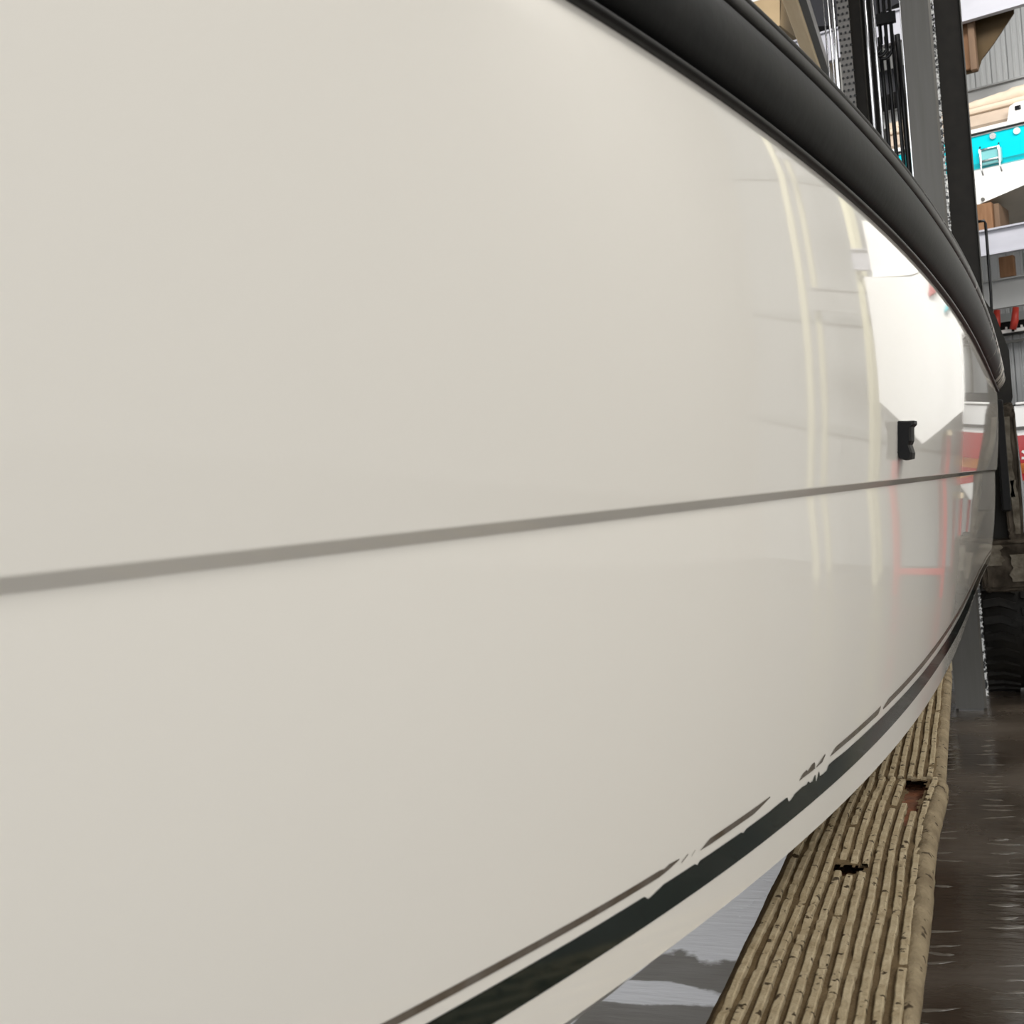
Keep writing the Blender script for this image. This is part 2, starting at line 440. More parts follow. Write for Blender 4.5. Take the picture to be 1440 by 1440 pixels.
def line_pts(f):
    """one longitudinal line of the starboard side: stem, side, rounded stern corner"""
    y0 = y0_of(f); P = []
    for i in range(12):
        q = i / 12
        y = y0 + (YB - y0) * (q ** 1.6)
        p = f(y)
        if i == 0: p.x = XC
        P.append(p)
    n = 130
    for i in range(n + 1):
        q = i / n
        P.append(f(YB + (YS - YB) * (0.55 * q + 0.45 * q * q)))
    e = f(YS); tx = (f(YS) - f(YS - .05)).x / .05
    for i in range(1, 13):
        a = PI / 2 * i / 12
        P.append(Vector((e.x + tx * RS * math.sin(a) - RS * (1 - math.cos(a)), YS + RS * math.sin(a), e.z)))
    last = P[-1]
    for i in range(1, 5):
        P.append(Vector((last.x + (XC - last.x) * i / 4, last.y, last.z)))
    return P


boat = empty('motorboat', (XC, 3.6, 0))
tag(boat, 'large glossy white motorboat with black rub rail and torn dark stripe above the fork', 'boat')


def bmesh_part(name, V, Fc, m, parent=boat, smooth=True):
    off = Vector((XC, 3.6, 0)) if parent is boat else Vector((XC, 3.6, 0))
    return mesh(name, [Vector(v) - off for v in V], Fc, m, parent, smooth)


rows = []
for i in range(17):
    t = i / 16
    rows.append(lambda y, t=t: lower(y, t))
rows.insert(16, lambda y: lower(y, .998))
for q in (.06, .5, .94):
    rows.append(lambda y, q=q: lower(y, 1) + (upper(y, 0) - lower(y, 1)) * q)
for s in (0.0, .004, .03, .08, .15, .22, .3, .4, .5, .6, .7, .8, .9, 1.0):
    rows.append(lambda y, s=s: upper(y, s))
rows.append(lambda y: railtop(y, .5) - Vector((.01, 0, 0)))
rows.append(lambda y: railtop(y, .96) - Vector((.02, 0, 0)))
side = [line_pts(f) for f in rows]
nc = len(side[0]); nr = len(side)
V = [p for r_ in side for p in r_]
V2 = [Vector((2 * XC - p.x, p.y, p.z)) for p in V]
F1 = grid_faces(nr, nc)
# bottom: chine flat, then the vee down to the keel
ch = side[0]


def keel_z(y): return 0.36 + 0.55 * max(0, (1.7 - y) / 1.8) ** 2


bot = []
for k in range(7):
    q = k / 6
    bot.append([Vector((p.x + (XC - p.x) * q, p.y, p.z + (keel_z(p.y) - p.z) * q)) for p in ch])
Vb = [p for r_ in bot for p in r_]
Vb2 = [Vector((2 * XC - p.x, p.y, p.z)) for p in Vb]
AV = V + V2 + Vb + Vb2
AF = list(F1) + [tuple(i + len(V) for i in f) for f in F1]
Fb = grid_faces(7, nc)
AF += [tuple(i + 2 * len(V) for i in f) for f in Fb] + [tuple(i + 2 * len(V) + len(Vb) for i in f) for f in Fb]
hull = bmesh_part('hull', AV, AF, 'gelcoat')
# transom closing panel below the chine at the stern
# deck inside the rail
dk = [Vector((p.x, p.y, p.z)) for p in side[-1]]
DV = dk + [Vector((2 * XC - p.x, p.y, p.z)) for p in dk]
bmesh_part('deck', DV, [(i, i + 1, nc + i + 1, nc + i) for i in range(nc - 1)], 'deck', smooth=False)


def sweep(name, profile, m, parent, close=True):
    """profile: (s, out): s from rail foot to rail head, out = metres away from the hull, along the plan normal"""
    base = {}
    L = []
    for s, out in profile:
        P = line_pts(lambda y, s=s: railtop(y, s))
        Q = []
        for i, p in enumerate(P):
            a = P[max(i - 1, 0)]; b_ = P[min(i + 1, len(P) - 1)]
            t = (b_ - a); t.z = 0; t.normalize()
            nrm = Vector((t.y, -t.x, 0))
            if i == 0: nrm = Vector((0, -1, 0))
            Q.append(p + nrm * out)
        L.append(Q)
    n = len(L[0]); V = [p for q in L for p in q]
    V2 = [Vector((2 * XC - p.x, p.y, p.z)) for p in V]
    Fc = grid_faces(len(L), n)
    return bmesh_part(name, V + V2, Fc + [tuple(i + len(V) for i in f) for f in Fc], m, parent)


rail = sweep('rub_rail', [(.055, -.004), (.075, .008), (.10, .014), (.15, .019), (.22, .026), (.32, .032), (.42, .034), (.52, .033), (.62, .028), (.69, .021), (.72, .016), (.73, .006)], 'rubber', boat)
sweep('lower_lip', [(-.03, -.006), (-.03, .004), (-.015, .010), (.01, .012), (.035, .009), (.05, .002), (.06, -.006)], 'lip', rail)
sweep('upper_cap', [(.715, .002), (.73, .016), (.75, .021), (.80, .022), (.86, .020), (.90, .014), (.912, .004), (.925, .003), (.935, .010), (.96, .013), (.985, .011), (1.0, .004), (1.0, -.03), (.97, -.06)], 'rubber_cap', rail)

# stripes: thin vinyl on the topside below the knuckle, torn along the upper edge
JAG = [(0.2, 0), (1.295, 0), (1.305, -.012), (1.335, -.002), (1.34, .0), (1.42, 0), (1.428, -.007), (1.433, 0), (1.56, 0), (1.568, -.006), (1.578, 0), (1.66, .001), (1.70, .004),
       (1.735, .004), (1.742, -.013), (1.752, -.012), (1.77, -.003), (1.80, 0), (1.825, -.003), (1.83, .004), (1.84, -.006), (1.855, -.008), (1.866, .010), (1.872, -.017), (1.878, -.016), (1.886, .014),
       (1.890, -.010), (1.91, -.012), (1.93, -.011), (1.938, .002), (1.96, .003), (1.99, .002), (2.03, 0), (7.2, 0)]
DTOP = [(.25, .186), (.95, .180), (1.3, .1705), (1.75, .170), (2.3, .180), (3.0, .187), (3.9, .195), (5.1, .165), (6.1, .12), (7.2, .10)]
DBOT = [(.25, .108), (1.03, .1027), (1.6, .096), (2.2, .102), (2.9, .113), (3.5, .112), (4.3, .09), (5.8, .03), (7.2, .012)]
BTOP = [(.25, .232), (.9, .2245), (1.3, .2085), (1.6, .212), (2.0, .216), (2.7, .235), (3.5, .250), (4.45, .240), (5.9, .175), (7.2, .15)]
BBOT = [(.25, .214), (.9, .2082), (1.3, .193), (1.6, .196), (2.0, .1985), (2.75, .2105), (3.5, .224), (4.45, .214), (5.9, .155), (7.2, .135)]


def smooth_at(T, y):
    s = 0; n = 0
    for d in (-.3, -.2, -.1, 0, .1, .2, .3):
        s += lerp_list(T, y + d * min(1, y * .4)); n += 1
    return s / n


def skin(y, t, off):
    p = lower(y, t); a = lower(y + .01, t) - lower(y - .01, t); b_ = lower(y, t + .01) - lower(y, t - .01)
    n = a.cross(b_).normalized()
    if n.x < 0: n = -n
    return p + n * off


def stripe(name, ys, top, bottom, m, label=None):
    V = []; thick = .0009
    for y in ys:
        a, b_ = top(y), bottom(y)
        for t in (b_, b_ + (a - b_) * .33, b_ + (a - b_) * .67, a):
            V.append(skin(y, t, thick))
    Fc = grid_faces(len(ys), 4)
    o = bmesh_part(name, V, Fc, m)
    if label: o['label'] = label
    return o


ys = [.26 + .02 * i for i in range(50)] + [1.26 + .004 * i for i in range(220)] + [2.14 + .05 * i for i in range(100)]
stripe('boot_stripe', ys, lambda y: smooth_at(DTOP, y) + lerp_list(JAG, y), lambda y: smooth_at(DBOT, y), 'boot', 'wide dark green stripe with torn upper edge')


def pinseg(y0, y1, n, jt=None, jb=None):
    ys = [y0 + (y1 - y0) * i / n for i in range(n + 1)]
    def tp(y):
        a = smooth_at(BTOP, y) + (lerp_list(jt, y) if jt else 0); return max(a, bt(y) + .0004)
    def bt(y): return smooth_at(BBOT, y) + (lerp_list(jb, y) if jb else 0)
    return stripe('pinstripe', ys, tp, bt, 'pin')


pinseg(.26, 1.375, 90, [(.26, 0), (1.30, 0), (1.33, 0), (1.345, -.006), (1.35, .001), (1.375, -.001)], [(.26, 0), (1.33, 0), (1.35, .004), (1.375, .012)])
pinseg(1.382, 1.398, 6, [(1.382, -.013), (1.398, -.002)], [(1.382, 0), (1.398, .010)])
pinseg(1.408, 1.418, 5, [(1.408, -.013), (1.418, -.004)], [(1.408, .001), (1.418, .010)])
pinseg(1.432, 1.66, 40, [(1.432, -.016), (1.45, -.004), (1.46, 0), (1.62, 0), (1.66, .001)], [(1.432, .001), (1.46, 0), (1.60, 0), (1.62, .004), (1.66, .014)])
pinseg(1.785, 1.862, 30, [(1.785, -.017), (1.80, -.004), (1.818, .000), (1.824, -.007), (1.845, .004), (1.858, .004), (1.862, -.006)], None)
pinseg(1.868, 1.915, 20, [(1.868, -.014), (1.88, -.010), (1.91, .003), (1.915, .004)], [(1.868, 0), (1.90, .002), (1.915, .016)])
pinseg(1.945, 2.305, 40, [(1.945, -.016), (1.975, -.001), (2.29, 0), (2.305, .002)], [(1.945, 0), (2.285, 0), (2.305, .016)])
pinseg(2.33, 7.05, 90, [(2.33, -.014), (2.37, 0), (7.1, 0)], None)

# black vent flap clipped on the topside above the knuckle
pv = upper(2.47, .11)
fo = [(-.010, .064), (.018, .061), (.034, .060), (.034, .053), (.028, .048), (.026, .020), (.022, .012), (.026, -.004), (.024, -.016), (.012, -.018), (.002, -.014), (.000, -.004), (-.012, -.002), (-.014, .030)]
mb = MB(); n = len(fo)
tang = (upper(2.6, .11) - upper(2.47, .11)).normalized()
Vv = []
for d in (0, .012, .05, .062):
    sc = .86 if d in (0, .062) else 1.0
    for a, b_ in fo:
        Vv.append(pv + Vector((.006 + (a - .006) * sc, 0, .022 + (b_ - .022) * (0.94 if sc < 1 else 1))) + tang * d)
Fv = [tuple(range(n)), tuple(range(4 * n - 1, 3 * n - 1, -1))]
for k in range(3):
    Fv += [(k * n + i, k * n + (i + 1) % n, (k + 1) * n + (i + 1) % n, (k + 1) * n + i) for i in range(n)]
vf = bmesh_part('vent_flap', Vv, Fv, 'blackp', smooth=False); vf['label'] = 'small black hooked vent flap'

# ------------------------------------------------------------------ the forklift
lift = empty('forklift', (0.0, 8.6, 0.0))
tag(lift, 'marina forklift with grey mast, hoses, chunky tyre and tan ribbed padded fork', 'forklift')
LOFF = Vector((0.0, 8.6, 0.0))


def lp(mb_, name, m, parent=lift, smooth=False):
    mb_.V = [tuple(Vector(v) - LOFF) for v in mb_.V]
    return mb_.build(name, m, parent, smooth)


FZ = 0.720
lp(MB().bbox(-.335, -.125, 0.9, 7.74, .625, .682, .008), 'fork_blade', 'rust')


def in_hole(x, y):
    e1 = ((x + .253) / .030) ** 2 + ((y - 2.315) / .030) ** 2
    if e1 < 1 + .25 * math.sin(40 * x * 7 + 90 * y): return True
    # long tear that widens towards the far end of the near sleeve
    if 2.62 < y < 3.02:
        k = (y - 2.62) / .40
        c = -.156 + .010 * k + .004 * math.sin(37 * y); hw = .004 + .023 * k + .003 * math.sin(90 * y)
        if abs(x - c) < hw: return True
    return False


def sleeve(y0, y1, xl, xr, zb, ny, seed, holes, name):
    """mat wrapped over the fork: flat top, rounded shoulders, hanging sides"""
    rr = random.Random(seed)
    sec = []
    for i in range(5):
        sec.append((0, -.011 - .003 * i, -.075 + .013 * i))           # left hanging side
    for i in range(5):
        a = PI * i / 8; sec.append((0, -.011 * math.cos(a) - .0 , -.012 + .012 * math.sin(a)))
    nt_ = 44
    for i in range(1, nt_):
        sec.append((i / nt_, 0, 0))
    for i in range(5):
        a = PI / 2 - PI * i / 8; sec.append((1, .016 * math.cos(a), -.014 + .014 * math.sin(a)))
    for i in range(1, 6):
        sec.append((1, .016 - .002 * i, -.014 - .014 * i))
    V = []; n = len(sec)
    for j in range(ny + 1):
        y = y0 + (y1 - y0) * j / ny
        a, b_ = xl(y), xr(y)
        for (q, dx, dz) in sec:
            x = a + (b_ - a) * q + dx
            z = zb(y) + dz + .0014 * math.sin(23 * y + 31 * x) + rr.uniform(-.0006, .0006)
            V.append(Vector((x, y, z)))
    Fc = []
    for f in grid_faces(ny + 1, n):
        c = sum((V[i] for i in f), Vector()) / 4
        if holes and in_hole(c.x, c.y): continue
        Fc.append(f)
    o = MB(); o.V = V; o.F = Fc
    return lp(o, name, 'groove', lift, True)


def xl_near(y): return -.374 + .010 * (y - 1.6)
def xr_near(y): return -.123 + (.026 * max(0, (y - 2.35) / .65) ** 1.5) - .002 * math.sin(5 * y)
near = sleeve(1.0, 3.04, xl_near, xr_near, lambda y: FZ - .008, 150, 5, True, 'fork_sleeve')
near['label'] = 'worn tan ribbed mat sleeve with torn holes'


def xl_far(y): return -.335
def xr_far(y): return -.108 + .006 * (y - 3)
far = sleeve(3.05, 4.98, xl_far, xr_far, lambda y: FZ - .010, 90, 6, False, 'fork_sleeve')
far['label'] = 'second tan ribbed mat sleeve further along the fork'


def rib(parent, y0, y1, xf, zb, seed, holes, wdt=.0125, nseg=90):
    rr = random.Random(seed)
    ph = rr.uniform(0, 6); V = []; Fc = []; ok = []
    nick = 0; depth = 0
    for j in range(nseg + 1):
        y = y0 + (y1 - y0) * j / nseg
        x = xf(y) + .0011 * math.sin(9 * y + ph) + rr.uniform(-.0005, .0005)
        h = .0085
        if nick > 0: nick -= 1; h = depth
        elif rr.random() < .13: nick = rr.choice((0, 0, 1)); depth = rr.uniform(-.001, .004); h = depth
        w_ = wdt * (1 + rr.uniform(-.07, .07)) / 2
        z = zb(y)
        V += [(x - w_ * 1.12, y, z - .003), (x - w_, y, z + h * .8), (x - w_ * .7, y, z + h), (x + w_ * .7, y, z + h), (x + w_, y, z + h * .8), (x + w_ * 1.12, y, z - .003)]
        ok.append(not (holes and in_hole(x, y)))
    for j in range(nseg):
        if ok[j] and ok[j + 1]:
            for c in range(5):
                Fc.append((6 * j + c, 6 * j + c + 1, 6 * j + 7 + c, 6 * j + 6 + c))
    Fc.append((0, 1, 2, 3, 4, 5)); Fc.append(tuple(6 * nseg + c for c in (5, 4, 3, 2, 1, 0)))
    o = MB(); o.V = V; o.F = Fc
    return lp(o, 'rib', 'rib', parent, False)


for k in range(11):
    q = (k + .35) / 10.7
    rib(near, 1.0, 3.035, (lambda y, q=q: xl_near(y) + (xr_near(y) - xl_near(y)) * q), lambda y: FZ - .008, 100 + k, True)
for k in range(10):
    q = (k + .5) / 9.9
    rib(far, 3.055, 4.97, (lambda y, q=q: xl_far(y) + (xr_far(y) - xl_far(y)) * q), lambda y: FZ - .010, 200 + k, False, nseg=80)
# rolled flap along the right-hand edge of the near sleeve
mbf = MB(); V = []; NF = 60; CS = 12
for j in range(NF + 1):
    y = 1.0 + 2.03 * j / NF
    r_ = .017 + .004 * math.sin(3.3 * y) + (.006 * max(0, (y - 2.5) / .5) if y > 2.5 else 0)
    if y > 2.98: r_ *= .8
    cx = xr_near(y) + .006; cz = FZ - .026 - (.004 if y > 2.7 else 0)
    for k in range(CS):
        a = 2 * PI * k / CS
        V.append((cx + r_ * math.cos(a) * (.95 + .1 * random.random()), y, cz + r_ * 1.35 * math.sin(a) * (.95 + .08 * random.random())))
Fc = [(j * CS + k, j * CS + (k + 1) % CS, (j + 1) * CS + (k + 1) % CS, (j + 1) * CS + k) for j in range(NF) for k in range(CS)]
Fc += [tuple(range(CS)), tuple(NF * CS + k for k in range(CS - 1, -1, -1))]
mbf.V = V; mbf.F = Fc
lp(mbf, 'edge_roll', 'roll', near, True)
mbf = MB(); pts = [(xr_far(y) + .006, y, FZ - .030) for y in [3.05 + .1 * i for i in range(20)]]
mbf.tube(pts, [.021] * 17 + [.020, .017, .008], 12); lp(mbf, 'edge_roll', 'roll', far, True)

# mast
c = MB().prism([(-.110, 7.75), (.055, 7.75), (.070, 7.765), (.070, 7.93), (.052, 7.93), (.052, 7.768), (-.095, 7.768), (-.095, 7.93), (-.110, 7.93)], 'z', 0.012, 6.6)
lp(c, 'mast_channel', 'mastgrey')
lp(MB().bbox(-.112, -.106, 7.742, 7.75, 2.0, 6.6, .001), 'edge_trim', 'chrome')
lp(MB().prism([(.088, 7.99), (.245, 8.02), (.245, 8.26), (.108, 8.26)], 'z', 1.12, 6.6), 'mast_rail', 'mastdark')
lp(MB().bbox(.241, .249, 8.005, 8.022, 1.2, 6.6, .002), 'edge_trim', 'mastgrey')
lp(MB().bbox(-.425, -.352, 7.93, 8.15, .4, 6.6, .01), 'inner_mast', 'mastdark')
lp(MB().box(-.352, -.29, 8.10, 8.15, .4, 6.6), 'mast_web', 'mastdark')
# leaf chain with its pins
lc = lp(MB().bbox(-.487, -.415, 7.80, 7.84, 2.0, 6.5, .004), 'leaf_chain', 'chain')
pn = MB(); z = 3.3; k = 0
while z < 5.4:
    for q in (-.478, -.4505, -.4235):
        xx = q + (.006 if k % 2 else -.003)
        pn.tube([(xx, 7.803, z), (xx, 7.792, z)], 0.0075, 8)
    z += .0405; k += 1
p_ = lp(pn, 'chain_pins', 'hose', lc); p_['kind'] = 'stuff'
# rods, pipes and hoses
for x, y, r_ in ((-.512, 7.82, .0135), (-.318, 7.88, .010), (-.272, 7.90, .0085)):
    lp(MB().tube([(x, y, 2.0), (x, y, 6.5)], r_, 12), 'lift_rod', 'chrome', lift, True)
for x, y in ((-.545, 7.80), (-.575, 7.85)):
    lp(MB().tube([(x + .03, y, 2.2), (x + .01, y, 3.9), (x - .01, y, 6.5)], .0055, 8), 'cable', 'chrome', lift, True)
for i, (x, y) in enumerate(((-.245, 7.97), (-.205, 7.98), (-.165, 7.97), (-.135, 7.99))):
    lp(MB().tube([(x, y, 2.1), (x + .004, y, 3.0), (x, y, 4.02 - .06 * i), (x - .006, y - .004, 4.3)], .0125 if i < 3 else .017, 10), 'hose', 'hose', lift, True)
for i in range(3):
    x = -.240 + .034 * i; pts = [(x, 7.93, 6.5), (x, 7.93, 4.24)]
    R_ = .030 + .012 * i
    for a in range(1, 9):
        b_ = PI * .62 * a / 8
        pts.append((x - R_ * (1 - math.cos(b_)), 7.92, 4.24 - R_ * 1.8 * math.sin(b_)))
    lp(MB().tube(pts, .0115, 10), 'hose', 'hose', lift, True)
lp(MB().bbox(-.262, -.140, 7.905, 7.945, 4.36, 4.43, .004), 'hose_clamp', 'blackp')
# roller chain between channel and rail
rc = MB(); z = .06; k = 0
while z < 5.2:
    wx = .0085 if k % 2 else .012
    rc.prism([(.077 - wx, z), (.077 + wx, z), (.077 + wx * .6, z + .016), (.077 + wx, z + .032), (.077 - wx, z + .032), (.077 - wx * .6, z + .016)], 'y', 7.90 + (k % 2) * .004, 7.915 + (k % 2) * .004)
    z += .029; k += 1
o = lp(rc, 'roller_chain', 'speck')
# carriage shield, bumper post and its wrapped foot, tyre
lp(MB().prism([(.10, .95), (.10, 2.52), (.24, 2.50), (.292, 2.40), (.352, 2.18), (.352, 1.90), (.325, 1.80), (.322, .95)], 'y', 7.68, 7.72), 'carriage_plate', 'mastdark')
lp(MB().bbox(.235, .288, 7.46, 7.52, 1.22, 1.88, .012), 'fender_strip', 'blackp')


def rough_block(x0, x1, y0, y1, z0, z1, nx, nz, amp, seed):
    rr = random.Random(seed); bm = bmesh.new(); bmesh.ops.create_cube(bm, size=1.0)
    bmesh.ops.bevel(bm, geom=bm.edges[:], offset=.12, segments=2, affect='EDGES', profile=.5)
    bmesh.ops.subdivide_edges(bm, edges=bm.edges[:], cuts=3, use_grid_fill=True)
    for v in bm.verts:
        v.co = Vector(((x0 + x1) / 2 + v.co.x * (x1 - x0), (y0 + y1) / 2 + v.co.y * (y1 - y0), (z0 + z1) / 2 + v.co.z * (z1 - z0)))
        v.co += Vector((rr.uniform(-amp, amp), rr.uniform(-amp, amp), rr.uniform(-amp, amp)))
    bm.verts.index_update()
    mb_ = MB().add([v.co[:] for v in bm.verts], [tuple(v.index for v in f.verts) for f in bm.faces]); bm.free()
    return mb_


lp(rough_block(.268, .350, 7.58, 7.68, 1.02, 1.86, 8, 20, .006, 1), 'bumper_post', 'wornd')
lp(rough_block(.10, .56, 7.56, 7.78, .74, 1.05, 20, 8, .008, 2), 'bumper_foot', 'wornd')
for i, (x, z0, z1, tilt) in enumerate(((.300, 1.30, 1.78, .004), (.318, 1.08, 1.40, -.004), (.18, .90, 1.02, 0), (.30, .80, .96, .02), (.42, .84, 1.0, 0))):
    rr = random.Random(40 + i); n = 9; a_ = []; b2 = []
    for j in range(n):
        z = z0 + (z1 - z0) * j / (n - 1)
        wd = (.020 if z1 - z0 > .2 else .055) * rr.uniform(.6, 1.15)
        a_.append((x - wd + tilt * j / n, z)); b2.append((x + wd * rr.uniform(.7, 1.1) + tilt * j / n, z))
    yy = 7.578 if z0 > 1.05 else 7.548
    lp(MB().prism(a_ + b2[::-1], 'y', yy - .006, yy + .012), 'wrap_flake', 'flake')
# cream bracket at the foot of the channel
lp(MB().prism([(-.165, .21), (-.112, .26), (-.112, .50), (-.128, .50), (-.128, .30), (-.165, .27)], 'y', 7.70, 7.78), 'heel_bracket', 'cream')
# tyre with tread bars
TX0, TX1, TY, TR = .085, .56, 8.50, .52
prof_t = [(TX0 + .02, .26), (TX0, .34), (TX0 + .01, .46), (TX0 + .05, .50), (TX0 + .2, .507), (TX1 - .05, .50), (TX1 - .01, .46), (TX1, .34), (TX1 - .02, .26)]
V = []; NS = 48
for j in range(NS):
    a = 2 * PI * j / NS
    for x, r_ in prof_t:
        V.append((x, TY + r_ * math.cos(a), TR + r_ * math.sin(a)))
n = len(prof_t)
Fc = [(j * n + i, j * n + i + 1, ((j + 1) % NS) * n + i + 1, ((j + 1) % NS) * n + i) for j in range(NS) for i in range(n - 1)]
mbt = MB(); mbt.V = V; mbt.F = Fc
tyre = lp(mbt, 'tyre', 'tyre', lift, True)
hub = lp(MB().tube([(TX0 + .06, TY, TR), (TX1 - .03, TY, TR)], .27, 24), 'wheel_hub', 'mastdark')
for j in range(30):
    a = 2 * PI * j / 30
    for half in (0, 1):
        aa = a + (.105 if half else 0)
        x0, x1 = (TX0 + .012, TX0 + .205) if half == 0 else (TX0 + .235, TX1 - .012)
        V = []
        for x, sh in ((x0, 0.0), ((x0 + x1) / 2, .025 if half else -.025), (x1, -.01 if half else .05)):
            for rr_, da in ((.492, -.062), (.520, -.046), (.520, .046), (.492, .062)):
                V.append((x, TY + rr_ * math.cos(aa + da + sh), TR + rr_ * math.sin(aa + da + sh)))
        Fc = [(4 * i + k, 4 * i + k + 1, 4 * i + 5 + k, 4 * i + 4 + k) for i in range(2) for k in range(3)] + [(0, 1, 2, 3), (11, 10, 9, 8)]
        ml = MB(); ml.V = V; ml.F = Fc; lp(ml, 'tread_lug', 'tyre', tyre)
# chassis behind the mast, axle
lp(MB().bbox(-1.9, -.16, 8.5, 11.2, .35, 1.75, .05), 'chassis', 'mastdark')
lp(MB().tube([(-.2, TY, TR), (TX0 + .07, TY, TR)], .12, 16), 'axle', 'mastdark')

# ------------------------------------------------------------------ storage rack
rack = thing_in_rack('storage_rack', 0, 0, 0)
tag(rack, 'tall steel boat rack with white front beams, grey rear beams and uprights', 'rack')


def ibeam(name, m, u0, u1, v0, z0, z1, fl_=.09, t=.02):
    vv = v0
    poly = [(vv - fl_ * .5, z0), (vv + fl_ * .5, z0), (vv + fl_ * .5, z0 + t), (vv + .012, z0 + t), (vv + .012, z1 - t), (vv + fl_ * .5, z1 - t), (vv + fl_ * .5, z1), (vv - fl_ * .5, z1), (vv - fl_ * .5, z1 - t), (vv - .0, z1 - t), (vv - .0, z0 + t), (vv - fl_ * .5, z0 + t)]
    return MB().prism(poly, 'x', u0, u1).build(name, m, rack)


ibeam('front_beam', 'beam', -5.5, 3.55, 0.0, 3.96, 4.26)
ibeam('front_beam', 'beam', -5.5, 3.55, 0.0, 6.68, 7.06)
ibeam('rear_beam', 'beamgrey', -5.5, 5.1, 1.8, 3.57, 3.95)
ibeam('rear_beam', 'beamgrey', -5.5, 5.1, 1.0, 5.98, 6.20)
for u in (-4.85, -1.62, 3.45, 5.0):
    for v in (0.12, 1.95):
        MB().prism([(u - .08, v), (u + .08, v), (u + .08, v + .02), (u + .01, v + .02), (u + .01, v + .14), (u + .08, v + .14), (u + .08, v + .16), (u - .08, v + .16), (u - .08, v + .14), (u - .01, v + .14), (u - .01, v + .02), (u - .08, v + .02)], 'z', 0, 9.0 if u != -1.62 else 7.04).build('upright', 'beamgrey' if u < 0 else 'yellow', rack)
# arm with the pale timber bunk over the boat's gunwale
arm = MB()
arm.prism([(-1.0, 5.82), (-.935, 5.82), (-.935, 5.96), (-.95, 5.96), (-.95, 5.84), (-1.0, 5.84)], 'y', 9.2, 15.4)
arm.box(-.965, -.935, 15.1, 15.3, 5.9, 6.72)
a_ = arm.build('steel_arm', 'mastgrey'); a_.parent = rack
a_.matrix_world = Matrix.Identity(4)
bpy.context.view_layer.update()
a_.matrix_parent_inverse = rack.matrix_world.inverted()
bk = MB().bbox(-1.13, -1.005, 9.2, 12.9, 5.80, 5.97, .012).build('timber_bunk', 'woodl')
tag(bk, 'pale pine bunk timber on the high steel arm above the rub rail', 'timber')


# timbers on the beams
def timber(name, u0, u1, v0, v1, z0, z1, m, label, group=None):
    o = MB().bbox(-(u1 - u0) / 2, (u1 - u0) / 2, -(v1 - v0) / 2, (v1 - v0) / 2, 0, z1 - z0, .01)
    x = o.build(name, m); x.location = RP((u0 + u1) / 2, (v0 + v1) / 2, z0); x.rotation_euler = (0, 0, -RA)
    return tag(x, label, 'timber', group)


timber('bunk_block', -.185, -.02, .03, .60, 4.262, 4.575, 'woodr', 'reddish timber block under the white transom with the drain plug')
timber('bunk_post', -.02, .045, .10, .62, 4.262, 4.56, 'woodd', 'dark sawn timber standing right of the reddish block under the turquoise boat')
timber('rack_plank', -.42, -.15, .19, .25, 6.20, 7.0, 'woodr', 'wide brown plank hanging under the top white beam beside the mast')
timber('rack_post', -.145, -.07, .10, .20, 6.15, 7.0, 'woodd', 'dark narrow post hanging right of the wide brown plank')
gs = MB().prism([(-.44, 7.0), (.36, 7.0), (.34, 6.72), (.10, 6.44), (-.05, 6.29), (-.10, 6.17), (-.44, 6.17)], 'y', 0, .025).build('plywood_gusset', 'antifoul')
gs.location = RP(0, .26, 0); gs.rotation_euler = (0, 0, -RA)
tag(gs, 'olive brown triangular plywood board hanging under the top white beam', 'board')
timber('rear_block', -.34, -.16, 1.74, 1.86, 3.952, 4.22, 'woodr', 'short reddish timber on the lower grey rear beam')


